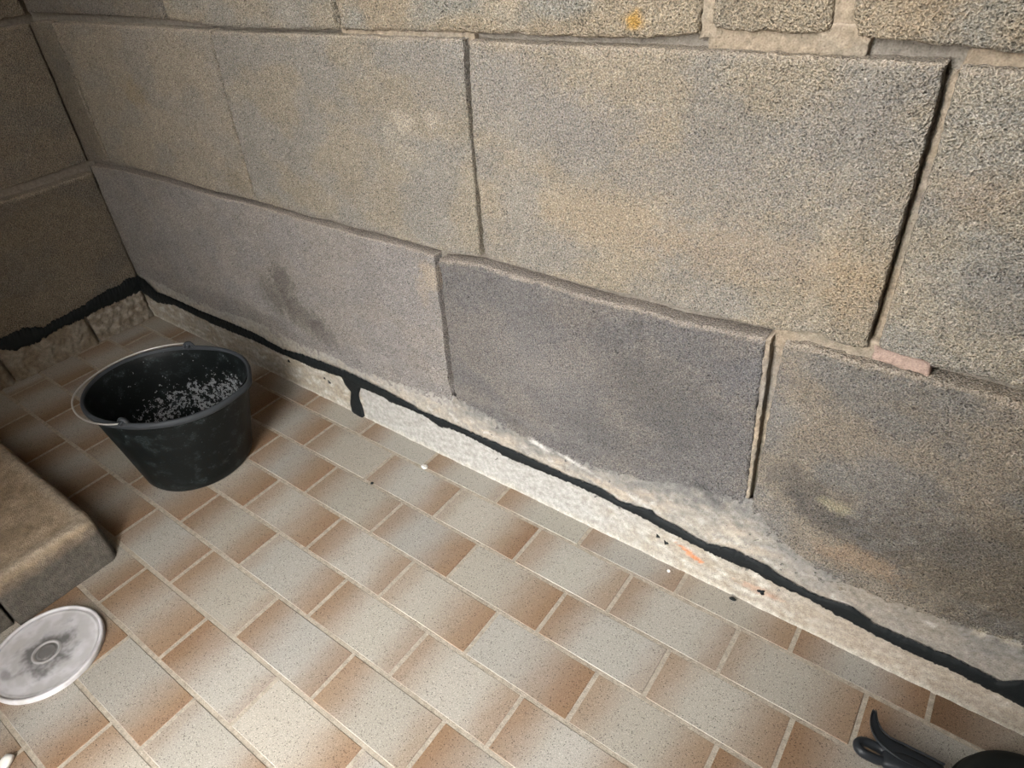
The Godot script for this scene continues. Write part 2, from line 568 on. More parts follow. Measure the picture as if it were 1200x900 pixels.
func build_shell() -> void:
	var zi := 1.5
	var zl := 1.8
	var zr := 1.8
	var xl := 0.19
	var xr := 0.8
	var hh := 3.3
	shell("wall_back", Vector3(-1.8, -0.15, -0.5), Vector3(2.5, hh, -0.112), M.backing, "granite block wall with tooled faces and open joints above the black sealant line", "wall")
	shell("wall_left", Vector3(-1.8, -0.15, -0.112), Vector3(-1.532, hh, zi), M.backing, "dark granite block wall meeting the long wall in the corner behind the bucket", "wall")
	shell("floor", Vector3(-1.532, -0.15, -0.112), Vector3(2.5, -0.0012, 1.8), M.grout, "clinker tile floor with brown flamed grey tiles in pale mortar joints", "floor")
	shell("ceiling", Vector3(-1.8, hh, -0.5), Vector3(2.7, hh + 0.15, 1.8), M.plaster, "unseen plastered ceiling added over the walls to limit the sky light", "ceiling")  # out of view, added to hold back the sky light
	shell("wall_right_added", Vector3(2.5, -0.15, -0.5), Vector3(2.7, hh, zi), M.plaster, "unseen plastered wall added to enclose the light, opposite the dark stone wall", "wall")  # out of view, added to close in the light on this side
	shell("wall_front_added", Vector3(-1.8, -0.15, zi), Vector3(xl, hh, zl), M.plaster, "unseen plastered pier, added to shade the lower left, on the bucket's side of the porch opening", "wall")  # unseen, placed and sized to shade the lower left
	shell("wall_front_added_001", Vector3(xr, -0.15, zi - 0.3), Vector3(2.7, hh, zr), M.plaster, "unseen plastered pier, added to shade the lower right, on the tool's side of the porch opening", "wall")  # unseen, brought forward to shade the lower right corner

var STONES := [
	{"p": "w", "z": -0.088, "B": [[-1.407,1.044], [-1.134,1.049], [-0.953,1.051], [-0.748,1.052]], "T": [[-1.490,1.520], [-0.730,1.520]], "L": [[-1.490,1.040], [-1.490,1.520]], "R": [[-0.739,1.054], [-0.741,1.096], [-0.732,1.200]], "c": 0, "r": 8},
	{"p": "w", "z": -0.088, "B": [[-0.723,1.050], [-0.644,1.049], [-0.557,1.044], [-0.383,1.048], [-0.238,1.053], [-0.133,1.058]], "T": [[-0.720,1.520], [-0.115,1.520]], "L": [[-0.725,1.053], [-0.730,1.097], [-0.718,1.200]], "R": [[-0.117,1.061], [-0.122,1.085], [-0.130,1.114], [-0.131,1.197]], "c": 1, "r": 9},
	{"p": "w", "z": -0.088, "B": [[-0.107,1.059], [0.077,1.067], [0.209,1.071], [0.309,1.075], [0.377,1.074], [0.471,1.078], [0.556,1.082], [0.628,1.090]], "T": [[-0.100,1.520], [0.645,1.520]], "L": [[-0.109,1.061], [-0.109,1.078], [-0.115,1.114], [-0.124,1.197]], "R": [[0.631,1.092], [0.631,1.136], [0.634,1.194]], "c": 2, "r": 9},
	{"p": "w", "z": -0.088, "B": [[0.651,1.099], [0.668,1.098], [0.729,1.098], [0.767,1.099], [0.804,1.102]], "T": [[0.660,1.520], [0.815,1.520]], "L": [[0.649,1.101], [0.647,1.136], [0.643,1.194]], "R": [[0.805,1.104], [0.801,1.141], [0.795,1.194]], "c": 3, "r": 7},
	{"p": "w", "z": -0.088, "B": [[0.846,1.095], [0.876,1.090], [0.905,1.088], [0.923,1.090], [0.959,1.090], [0.988,1.090], [1.047,1.093]], "T": [[0.835,1.520], [1.900,1.520]], "L": [[0.839,1.100], [0.831,1.114], [0.825,1.141], [0.813,1.194]], "R": [[1.900,1.090], [1.900,1.520]], "c": 2, "r": 11},
	{"p": "w", "z": -0.088, "B": [[-1.494,0.590], [-1.427,0.602], [-1.365,0.610]], "T": [[-1.495,1.018], [-1.420,1.026], [-1.368,1.023]], "L": [[-1.518,0.589], [-1.518,0.714], [-1.512,0.872], [-1.518,1.012]], "R": [[-1.362,0.613], [-1.361,0.777], [-1.361,0.909], [-1.363,1.024]], "c": 4, "r": 4},
	{"p": "w", "z": -0.078, "B": [[-1.332,0.614], [-1.181,0.619], [-0.975,0.618], [-0.758,0.619], [-0.567,0.629]], "T": [[-1.330,1.024], [-1.128,1.033], [-0.903,1.038], [-0.555,1.044]], "L": [[-1.329,0.621], [-1.324,0.791], [-1.331,0.913], [-1.338,1.022]], "R": [[-0.562,0.632], [-0.565,0.735], [-0.564,0.908], [-0.554,1.041]], "c": 5, "r": 5},
	{"p": "w", "z": -0.082, "B": [[-0.559,0.625], [-0.494,0.625], [-0.335,0.624], [-0.275,0.633], [-0.199,0.630], [-0.111,0.634], [0.075,0.636], [0.149,0.640], [0.202,0.651]], "T": [[-0.543,1.040], [-0.317,1.048], [-0.114,1.056], [0.061,1.062], [0.206,1.067]], "L": [[-0.561,0.628], [-0.564,0.734], [-0.559,0.908], [-0.551,1.039]], "R": [[0.204,0.654], [0.204,0.711], [0.204,0.851], [0.203,0.945], [0.203,1.018], [0.207,1.065]], "c": 6, "r": 4},
	{"p": "w", "z": -0.080, "B": [[0.222,0.658], [0.287,0.650], [0.391,0.651], [0.487,0.650], [0.593,0.659], [0.659,0.656], [0.728,0.663], [0.780,0.663], [0.828,0.667], [0.882,0.681], [0.895,0.675], [0.919,0.673], [0.938,0.673], [0.953,0.677]], "T": [[0.228,1.068], [0.382,1.072], [0.475,1.074], [0.554,1.077], [0.664,1.079], [0.734,1.081], [0.841,1.082], [0.942,1.084]], "L": [[0.216,0.661], [0.216,0.768], [0.213,0.885], [0.217,1.005], [0.222,1.063]], "R": [[0.955,0.681], [0.953,0.710], [0.951,0.829], [0.949,0.954], [0.946,1.040], [0.944,1.081]], "c": 7, "r": 5},
	{"p": "w", "z": -0.088, "B": [[0.970,0.675], [1.009,0.671], [1.055,0.669], [1.107,0.675], [1.160,0.671], [1.900,0.690]], "T": [[0.959,1.080], [0.987,1.081], [1.020,1.082], [1.900,1.085]], "L": [[0.967,0.677], [0.968,0.702], [0.965,0.802], [0.963,0.891], [0.961,0.965], [0.960,1.032], [0.958,1.077]], "R": [[1.900,0.700], [1.900,1.085]], "c": 8, "r": 9},
	{"p": "w", "z": -0.081, "B": [[-1.500,0.055], [0.070,0.055]], "T": [[-1.467,0.585], [-1.231,0.606], [-0.983,0.612], [-0.765,0.613], [-0.566,0.622], [-0.356,0.624], [-0.169,0.627], [-0.027,0.633], [0.061,0.632]], "L": [[-1.500,0.055], [-1.500,0.580]], "R": [[0.066,0.055], [0.069,0.203], [0.063,0.262], [0.065,0.393], [0.068,0.535], [0.067,0.621]], "c": 9, "r": 3},
	{"p": "w", "z": -0.077, "B": [[0.076,0.055], [0.838,0.055]], "T": [[0.092,0.632], [0.201,0.648], [0.289,0.647], [0.393,0.646], [0.489,0.644], [0.595,0.650], [0.661,0.648], [0.753,0.657], [0.805,0.661]], "L": [[0.072,0.055], [0.081,0.216], [0.082,0.376], [0.086,0.519], [0.085,0.618]], "R": [[0.838,0.055], [0.830,0.308], [0.819,0.466], [0.812,0.578], [0.807,0.652]], "c": 10, "r": 6},
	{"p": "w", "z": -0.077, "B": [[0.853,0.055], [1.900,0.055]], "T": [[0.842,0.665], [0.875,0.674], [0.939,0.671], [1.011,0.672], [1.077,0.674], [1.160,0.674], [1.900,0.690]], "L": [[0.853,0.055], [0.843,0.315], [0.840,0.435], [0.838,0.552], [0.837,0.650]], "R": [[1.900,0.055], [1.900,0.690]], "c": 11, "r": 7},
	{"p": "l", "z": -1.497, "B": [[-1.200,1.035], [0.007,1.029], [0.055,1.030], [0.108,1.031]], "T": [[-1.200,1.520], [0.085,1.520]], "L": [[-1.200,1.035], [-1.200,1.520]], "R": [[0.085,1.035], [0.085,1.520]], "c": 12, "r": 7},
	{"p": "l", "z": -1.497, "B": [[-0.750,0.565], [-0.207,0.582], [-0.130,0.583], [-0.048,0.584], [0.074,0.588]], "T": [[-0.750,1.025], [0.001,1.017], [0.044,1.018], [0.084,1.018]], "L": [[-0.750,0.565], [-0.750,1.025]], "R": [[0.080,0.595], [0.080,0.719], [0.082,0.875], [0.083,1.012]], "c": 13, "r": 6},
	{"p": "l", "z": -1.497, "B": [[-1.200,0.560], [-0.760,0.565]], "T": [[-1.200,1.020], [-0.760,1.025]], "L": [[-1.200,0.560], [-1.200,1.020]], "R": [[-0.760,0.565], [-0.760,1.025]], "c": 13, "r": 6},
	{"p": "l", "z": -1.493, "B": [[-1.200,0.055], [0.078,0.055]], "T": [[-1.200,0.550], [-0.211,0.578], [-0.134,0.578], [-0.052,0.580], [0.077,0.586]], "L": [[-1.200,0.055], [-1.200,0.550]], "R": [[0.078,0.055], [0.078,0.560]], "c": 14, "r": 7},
]

func build_walls() -> void:
	for i in STONES.size():
		var s: Dictionary = STONES[i]
		var parent := get_node("wall_left" if s.p == "l" else "wall_back")
		var o := stone(parent, s, i + 1)
		o.position = -(parent as Node3D).position
	var wall := get_node("wall_back") as Node3D
	# mortar left in some of the joints
	var bits := [
		# lower left, lower right, upper right, upper left, front
		[Vector2(0.630, 1.086), Vector2(0.664, 1.088), Vector2(0.664, 1.30), Vector2(0.634, 1.30), -0.097],
		[Vector2(0.796, 1.086), Vector2(0.852, 1.086), Vector2(0.845, 1.30), Vector2(0.806, 1.30), -0.099],
		[Vector2(0.645, 1.066), Vector2(0.850, 1.072), Vector2(0.858, 1.116), Vector2(0.640, 1.108), -0.0985],
		[Vector2(0.955, 1.066), Vector2(1.40, 1.070), Vector2(1.40, 1.105), Vector2(0.962, 1.099), -0.101],
		[Vector2(0.955, 0.676), Vector2(0.985, 0.676), Vector2(0.976, 1.07), Vector2(0.950, 1.07), -0.108],
		[Vector2(0.8315, 0.29), Vector2(0.8385, 0.29), Vector2(0.817, 0.657), Vector2(0.807, 0.650), -0.0765],
		[Vector2(0.826, 0.28), Vector2(0.865, 0.28), Vector2(0.855, 0.655), Vector2(0.815, 0.655), -0.099],
		[Vector2(0.815, 0.630), Vector2(0.985, 0.645), Vector2(0.975, 0.690), Vector2(0.815, 0.676), -0.094],
		[Vector2(-0.12, 1.040), Vector2(0.22, 1.048), Vector2(0.22, 1.074), Vector2(-0.12, 1.068), -0.099],
	]
	for q in bits:
		var s := {"p": "w", "z": q[4], "B": [[q[0].x, q[0].y], [q[1].x, q[1].y]], "T": [[q[3].x, q[3].y], [q[2].x, q[2].y]], "L": [[q[0].x, q[0].y], [q[3].x, q[3].y]], "R": [[q[1].x, q[1].y], [q[2].x, q[2].y]], "c": 15, "r": 3, "cell": 0.005}
		var o := stone(wall, s, 60 + int(q[0].x * 40), "mortar_joint", M.mortar)
		o.position = -wall.position
	var chip := {"p": "w", "z": -0.083, "B": [[0.966, 0.662], [1.045, 0.660]], "T": [[0.964, 0.684], [1.041, 0.682]], "L": [[0.966, 0.662], [0.964, 0.684]], "R": [[1.045, 0.660], [1.041, 0.682]], "c": 1, "r": 4, "cell": 0.005}
	var b := stone(wall, chip, 90, "brick_chip", M.brick)
	b.position = -wall.position
	b.set_meta("label", "pinkish brick chip wedged in the joint")

func build_skirting() -> void:
	var black_top := v2([[-1.476,0.173], [-1.426,0.168], [-1.364,0.132], [-1.274,0.139], [-1.077,0.138], [-0.935,0.144], [-0.771,0.147], [-0.638,0.133], [-0.509,0.149], [-0.391,0.156], [-0.299,0.158], [-0.230,0.154], [-0.177,0.151], [-0.087,0.143], [-0.044,0.134], [0.028,0.138], [0.093,0.138], [0.259,0.141], [0.317,0.140], [0.423,0.138], [0.520,0.146], [0.565,0.132], [0.645,0.148], [0.661,0.136], [0.708,0.134], [0.768,0.122], [0.831,0.142], [0.859,0.139], [0.903,0.137], [0.932,0.124], [0.970,0.119], [1.011,0.118], [1.069,0.130], [1.112,0.110], [1.184,0.114], [1.235,0.116], [1.287,0.114], [1.314,0.110], [1.342,0.139], [1.900,0.115]])
	var black_low := v2([[-1.500,0.097], [-1.400,0.077], [-1.267,0.106], [-1.123,0.103], [-1.022,0.099], [-0.801,0.110], [-0.669,0.109], [-0.571,0.110], [-0.503,0.110], [-0.371,0.124], [-0.293,0.117], [-0.264,0.119], [-0.193,0.123], [-0.168,0.113], [-0.101,0.120], [-0.039,0.124], [0.005,0.110], [0.019,0.104], [0.058,0.119], [0.091,0.120], [0.257,0.107], [0.341,0.112], [0.435,0.119], [0.505,0.118], [0.573,0.114], [0.642,0.110], [0.680,0.105], [0.721,0.103], [0.771,0.102], [0.828,0.098], [0.877,0.104], [0.919,0.096], [0.999,0.097], [1.050,0.087], [1.087,0.086], [1.134,0.081], [1.194,0.078], [1.257,0.082], [1.298,0.078], [1.364,0.074], [1.900,0.050]])
	var wall := get_node("wall_back") as Node3D
	# rendered mortar over the foot of the wall
	var smear_top := v2([[-1.490,0.190], [-1.200,0.170], [-0.900,0.185], [-0.700,0.200], [-0.500,0.185], [-0.300,0.190], [-0.100,0.200], [0.030,0.222], [0.100,0.230], [0.200,0.225], [0.300,0.205], [0.420,0.200], [0.520,0.215], [0.620,0.235], [0.720,0.270], [0.800,0.295], [0.860,0.285], [0.930,0.220], [1.000,0.190], [1.100,0.185], [1.200,0.200], [1.300,0.220], [1.900,0.220]])
	var smear_depth := func(p: Vector2, b: float) -> float:
		return -0.0735 - 0.002 * b - 0.0055 * smoothstep(0.2, 0.8, b) * (1.0 - smoothstep(0.05, 0.085, p.x)) - 0.006 * smoothstep(0.85, 1.0, b) + 0.0012 * n_mid.get_noise_2d(p.x * 0.7, p.y * 0.7) + 0.0008 * n_fine.get_noise_2d(p.x, p.y)
	var smear_tint := func(p: Vector2, b: float) -> Color:
		var w := n_low.get_noise_2d(p.x * 1.6 + 3.0, p.y * 3.0)
		var k := 9 if p.x < 0.073 else (10 if p.x < 0.845 else 11)
		var own := face_color(k, p.x, p.y, (k + 2) * 3.7)
		var c := Color(0.40, 0.37, 0.32).lerp(Color(0.46, 0.405, 0.335), smoothstep(-0.2, 0.3, w))
		c = c.lerp(Color(0.33, 0.315, 0.29), 0.8 * smoothstep(0.0, 0.45, n_mid.get_noise_2d(p.x * 0.35, p.y * 0.9)))
		c = c.lerp(Color(0.60, 0.58, 0.53), 0.6 * smoothstep(0.3, 0.5, n_mid.get_noise_2d(p.x * 0.5 + 20.0, p.y * 1.2)))
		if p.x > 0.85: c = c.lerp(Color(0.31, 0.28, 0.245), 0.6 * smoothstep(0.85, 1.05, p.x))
		if p.x < -0.3: c = c.lerp(Color(0.37, 0.335, 0.28), 0.6)
		c = c.lerp(own * 1.04, smoothstep(0.30, 0.95, b + 0.30 * n_mid.get_noise_2d(p.x * 0.5, p.y * 0.8) + 0.15 * n_fine.get_noise_2d(p.x, p.y)))
		c = c * (1.0 + 0.12 * n_fine.get_noise_2d(p.x, p.y))
		return stained(c, p.x, p.y)
	var o := band("mortar_patch", wall, "w", black_low, smear_top, 0.006, 26, smear_depth, smear_tint, M.mortar, 0.010)
	o.position = -wall.position
	# the skirting under the sealant
	var foot := PackedVector2Array([Vector2(-1.5, -0.004), Vector2(1.9, -0.004)])
	var top := PackedVector2Array()
	for p in black_low: top.append(p + Vector2(0, 0.012))
	top[0].x = -1.5
	var skirt_depth := func(p: Vector2, b: float) -> float:
		return -0.0715 - 0.004 * b + 0.004 * pow(1.0 - b, 6.0) + 0.0018 * n_low.get_noise_2d(p.x * 2.0, p.y * 2.0) + 0.0012 * n_mid.get_noise_2d(p.x, p.y)
	var skirt_tint := func(p: Vector2, b: float) -> Color:
		var w := n_low.get_noise_2d(p.x * 2.0, p.y * 5.0)
		var c := Color(0.40, 0.355, 0.29).lerp(Color(0.45, 0.415, 0.36), smoothstep(-0.2, 0.3, w))
		c = c.lerp(Color(0.60, 0.57, 0.51), 0.8 * smoothstep(0.2, 0.5, n_mid.get_noise_2d(p.x * 0.4, p.y * 0.8)))
		# fresh white filler
		var e := 0.03 * n_mid.get_noise_2d(p.x * 0.5, p.y * 0.5)
		var white := smoothstep(-0.300, -0.292, p.x + e * 0.3) * (1.0 - smoothstep(0.40, 0.78, p.x + e * 3.0))
		c = c.lerp(Color(0.47, 0.462, 0.442).lerp(Color(0.40, 0.392, 0.372), smoothstep(-0.1, 0.4, n_mid.get_noise_2d(p.x * 0.6, p.y))), 0.93 * white)
		c = c.lerp(Color(0.44, 0.37, 0.30), 0.6 * smoothstep(0.8, 1.1, p.x))
		c = c.lerp(Color(0.70, 0.24, 0.09), 0.85 * (1.0 - smoothstep(0.5, 1.1, Vector2((p.x - 0.745) / 0.035, (p.y - 0.062 + 0.35 * (p.x - 0.745)) / 0.009).length() + 0.5 * n_fine.get_noise_2d(p.x, p.y))))
		c = c.lerp(Color(0.55, 0.33, 0.24), 0.5 * (1.0 - smoothstep(0.5, 1.1, Vector2((p.x - 0.90) / 0.05, (p.y - 0.05) / 0.012).length() + 0.5 * n_fine.get_noise_2d(p.x, p.y))))
		c = c.lerp(Color(0.62, 0.58, 0.51), 0.7 * (1.0 - smoothstep(0.0, 0.014, p.y + 0.006 * n_mid.get_noise_2d(p.x, 2.0))))
		return c
	o = band("baseboard_back", self, "w", foot, top, 0.006, 22, skirt_depth, skirt_tint, M.mortar, 0.0)
	tag(o, "low mortar skirting of the long wall, freshly whitened in its middle stretch", "skirting", "", "structure")
	# the black sealant
	var black_depth := func(p: Vector2, b: float) -> float:
		var k := sin(PI * clampf(b, 0, 1))
		return -0.0695 + 0.0055 * pow(k, 0.5) + 0.0012 * n_mid.get_noise_2d(p.x, p.y) * k
	var black_tint := func(_p: Vector2, _b: float) -> Color: return Color.WHITE
	o = band("trim_1", self, "w", black_low, black_top, 0.003, 8, black_depth, black_tint, M.black, 0.0035)
	tag(o, "ragged black sealant line brushed along the foot of the long wall", "sealant", "", "structure")
	var seal := o
	var dl := v2([[-0.302,0.001], [-0.325,-0.016], [-0.356,-0.002], [-0.358,0.031], [-0.341,0.077], [-0.361,0.098], [-0.371,0.126]])
	var dr := v2([[-0.297,0.007], [-0.301,0.035], [-0.307,0.065], [-0.306,0.082], [-0.285,0.122], [-0.255,0.128]])
	var drip_depth := func(p: Vector2, b: float) -> float: return -0.0715 + 0.006 * pow(sin(PI * b), 0.5) + 0.004 * clampf(1.0 - p.y / 0.03, 0, 1)
	o = band("drip", seal, "w", dr, dl, 0.003, 8, drip_depth, black_tint, M.black, 0.0)
	o.mesh = flipped_band(dl, dr, drip_depth)
	# splashes of the same black
	for q in [[-0.44, 0.075, 0.007], [-0.46, 0.082, 0.004], [0.664, 0.07, 0.005], [0.685, 0.062, 0.007], [0.905, 0.048, 0.010], [-0.63, 0.085, 0.006]]:
		var pr := PackedVector2Array([Vector2(0.0, 0.0025), Vector2(q[2] * 0.6, 0.002), Vector2(q[2], -0.002)])
		pr.reverse()
		var sp := obj("splash", lathe(pr, 14, func(a, _y): return 1.0 + 0.35 * sin(a * 3.0 + q[0] * 40.0) + 0.2 * sin(a * 5.0)), M.black, seal)
		sp.position = Vector3(q[0], q[1], -0.0735)
		sp.rotation = Vector3(PI / 2, 0, 0)
	# side wall: sealant and crumbling mortar chunks
	var lt := v2([[-1.100,0.120], [-0.414,0.156], [-0.386,0.158], [-0.332,0.156], [-0.287,0.132], [-0.248,0.139], [-0.194,0.142], [-0.140,0.146], [-0.095,0.156], [-0.037,0.163], [-0.003,0.158], [0.026,0.171], [0.077,0.164]])
	var ll := v2([[-1.100,0.060], [-0.430,0.122], [-0.395,0.094], [-0.335,0.088], [-0.282,0.097], [-0.226,0.103], [-0.151,0.099], [-0.094,0.105], [-0.043,0.102], [0.059,0.103]])
	var left_depth := func(p: Vector2, b: float) -> float:
		var k := sin(PI * clampf(b, 0, 1))
		return -1.4865 + 0.011 * pow(k, 0.5) + 0.002 * n_mid.get_noise_2d(p.x, p.y) * k
	o = band("trim_2", self, "l", ll, lt, 0.003, 10, left_depth, black_tint, M.black, 0.006)
	tag(o, "wide black sealant smear along the foot of the dark side wall", "sealant", "", "structure")
	var bb := Node3D.new()
	bb.name = "baseboard_left"
	add_child(bb)
	tag(bb, "cracked mortar skirting at the foot of the dark side wall", "skirting", "", "structure")
	var cuts := [[-1.1, -0.445, 0.085], [-0.441, -0.150, 0.105], [-0.146, 0.071, 0.098]]
	for i in 3:
		var a: float = cuts[i][0]
		var b: float = cuts[i][1]
		var lowl := PackedVector2Array([Vector2(a, -0.004), Vector2(b, -0.004)])
		var tt := PackedVector2Array()
		for k in 13:
			var x := lerpf(a, b, k / 12.0)
			var y: float = by_x(ll, PackedFloat32Array([clampf((x + 1.1) / (ll[-1].x + 1.1), 0, 1)]))[0].y + 0.014
			tt.append(Vector2(x, y))
		var aa := a
		var b2 := b
		var dep := func(p: Vector2, q: float) -> float:
			var e := minf(p.x - aa, b2 - p.x)
			return -1.487 + 0.016 * (1.0 - q) + 0.010 * pow(1.0 - q, 8.0) - 0.012 * (1.0 - smoothstep(0.0, 0.012, e)) + 0.011 * n_low.get_noise_2d(p.x * 3.0 + i * 5.0, p.y * 4.0) + 0.005 * n_mid.get_noise_2d(p.x, p.y)
		var tin := func(p: Vector2, q: float) -> Color:
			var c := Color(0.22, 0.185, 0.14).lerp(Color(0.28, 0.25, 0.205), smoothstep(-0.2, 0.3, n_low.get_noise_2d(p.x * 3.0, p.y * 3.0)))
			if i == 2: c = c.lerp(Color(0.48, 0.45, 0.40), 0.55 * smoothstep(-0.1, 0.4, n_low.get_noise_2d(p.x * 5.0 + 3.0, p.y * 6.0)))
			return c
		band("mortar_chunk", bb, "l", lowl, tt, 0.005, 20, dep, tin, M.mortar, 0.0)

func flipped_band(l: PackedVector2Array, r: PackedVector2Array, depth: Callable) -> ArrayMesh:
	var ts := PackedFloat32Array()
	for i in 41: ts.append(i / 40.0)
	var a := resample(l, ts)
	var b := resample(r, ts)
	var pts := PackedVector3Array()
	for j in 41:
		for i in 9:
			var p := a[j].lerp(b[j], i / 8.0)
			p.x += 0.002 * n_mid.get_noise_2d(p.x, p.y)
			pts.append(Vector3(p.x, p.y, depth.call(p, i / 8.0)))
	return grid_mesh(9, 41, pts)

# ---------------------------------------------------------------- the tile floor
const PITCH := 0.25
const ROW := 0.12434
# along the wall, where each row's joints fall (in tiles)
const SHIFT := [-0.02, -0.429, -0.827, -0.215, -0.603, -0.987, -0.351, -0.774, -0.155, -0.54, -0.93, -0.32]
# brown at the far-left end, brown at the near-right end (0-9), for the tiles that the eye can follow; the first number is the first tile
const FLAMES := {
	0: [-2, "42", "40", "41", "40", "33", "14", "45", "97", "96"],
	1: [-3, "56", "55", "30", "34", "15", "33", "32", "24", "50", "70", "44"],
	2: [-2, "57", "46", "32", "35", "06", "41", "34", "60", "14"],
	3: [-2, "57", "37", "43", "26", "07", "34", "50", "34"],
	4: [-2, "57", "44", "14", "42", "33", "44", "60", "34"],
	5: [-2, "57", "34", "41", "43", "42", "60", "31", "34"],
	6: [-2, "34", "67", "61", "05", "16", "50", "34"],
	7: [-2, "34", "57", "05", "14", "34"],
	8: [-2, "34", "45", "40", "34"],
}

func build_floor() -> void:
	var floor_ := get_node("floor") as Node3D
	rng.seed = 99
	var gap := 0.0085
	for row in SHIFT.size():
		var z0 := (row - 1) * ROW + gap / 2
		var z1 := row * ROW - gap / 2
		if row == 0: z0 = -0.078
		for k in range(-9, 10):
			var x0: float = (SHIFT[row] + k) * PITCH + gap / 2
			var x1 := x0 + PITCH - gap
			if x1 < -1.47 or x0 > 2.0: continue
			x0 = maxf(x0, -1.505)
			if x1 - x0 < 0.01: continue
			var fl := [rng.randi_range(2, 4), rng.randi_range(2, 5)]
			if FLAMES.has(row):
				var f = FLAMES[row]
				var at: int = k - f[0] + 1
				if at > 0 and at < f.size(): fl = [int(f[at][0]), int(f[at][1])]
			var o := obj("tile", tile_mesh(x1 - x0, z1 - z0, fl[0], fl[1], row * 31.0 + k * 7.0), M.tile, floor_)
			o.position = Vector3((x0 + x1) / 2, rng.randf_range(-0.0006, 0.0003), (z0 + z1) / 2) - floor_.position

func tile_mesh(w: float, d: float, a: float, b: float, off: float) -> ArrayMesh:
	var nx := 14
	var nz := 3
	var tone := 1.0 + 0.07 * sin(off * 1.7)
	var grey := Color(0.455, 0.41, 0.345).lerp(Color(0.44, 0.41, 0.365), 0.5 + 0.5 * sin(off * 2.3)) * tone
	var brown := Color(0.295, 0.184, 0.110).lerp(Color(0.33, 0.218, 0.138), 0.5 + 0.5 * sin(off * 3.1))
	if a > 7 or b > 7: brown = Color(0.20, 0.122, 0.072)  # brown corner tiles, darkened further in place of the shade there
	var tint := func(x: float, z: float) -> Color:
		var slant := 0.05 * sin(off) * z / d + 0.06 * n_low.get_noise_2d(x * 5.0 + off, z * 5.0)
		var u := x / w + 0.5 + slant
		var ka := (1.0 - smoothstep(0.0, 0.12 + a * 0.085, u)) * clampf(0.25 + a * 0.16, 0, 1) if a > 0 else 0.0
		var kb := (1.0 - smoothstep(0.0, 0.12 + b * 0.085, 1.0 - u)) * clampf(0.25 + b * 0.16, 0, 1) if b > 0 else 0.0
		return grey.lerp(brown, clampf(maxf(ka, kb), 0, 1))
	var xs := [-w / 2]
	for i in nx + 1: xs.append(lerpf(-w / 2 + 0.0011, w / 2 - 0.0011, float(i) / nx))
	xs.append(w / 2)
	var zs := [d / 2]
	for i in nz + 1: zs.append(lerpf(d / 2 - 0.0011, -d / 2 + 0.0011, float(i) / nz))
	zs.append(-d / 2)
	var st := SurfaceTool.new()
	st.begin(Mesh.PRIMITIVE_TRIANGLES)
	for j in zs.size() - 1:
		for i in xs.size() - 1:
			var q := []
			for c in [[0, 0], [1, 0], [1, 1], [0, 1]]:
				var ii: int = i + c[0]
				var jj: int = j + c[1]
				var rim := ii == 0 or jj == 0 or ii == xs.size() - 1 or jj == zs.size() - 1
				q.append(Vector3(xs[ii], -0.0015 if rim else 0.0, zs[jj]))
			var nrm := (q[2] - q[0]).cross(q[1] - q[3]).normalized() as Vector3
			if nrm.y < 0: nrm = -nrm
			for k in [0, 2, 1, 0, 3, 2]:
				st.set_normal(nrm)
				st.set_color(tint.call(q[k].x, q[k].z))
				st.add_vertex(q[k])
	return st.commit()

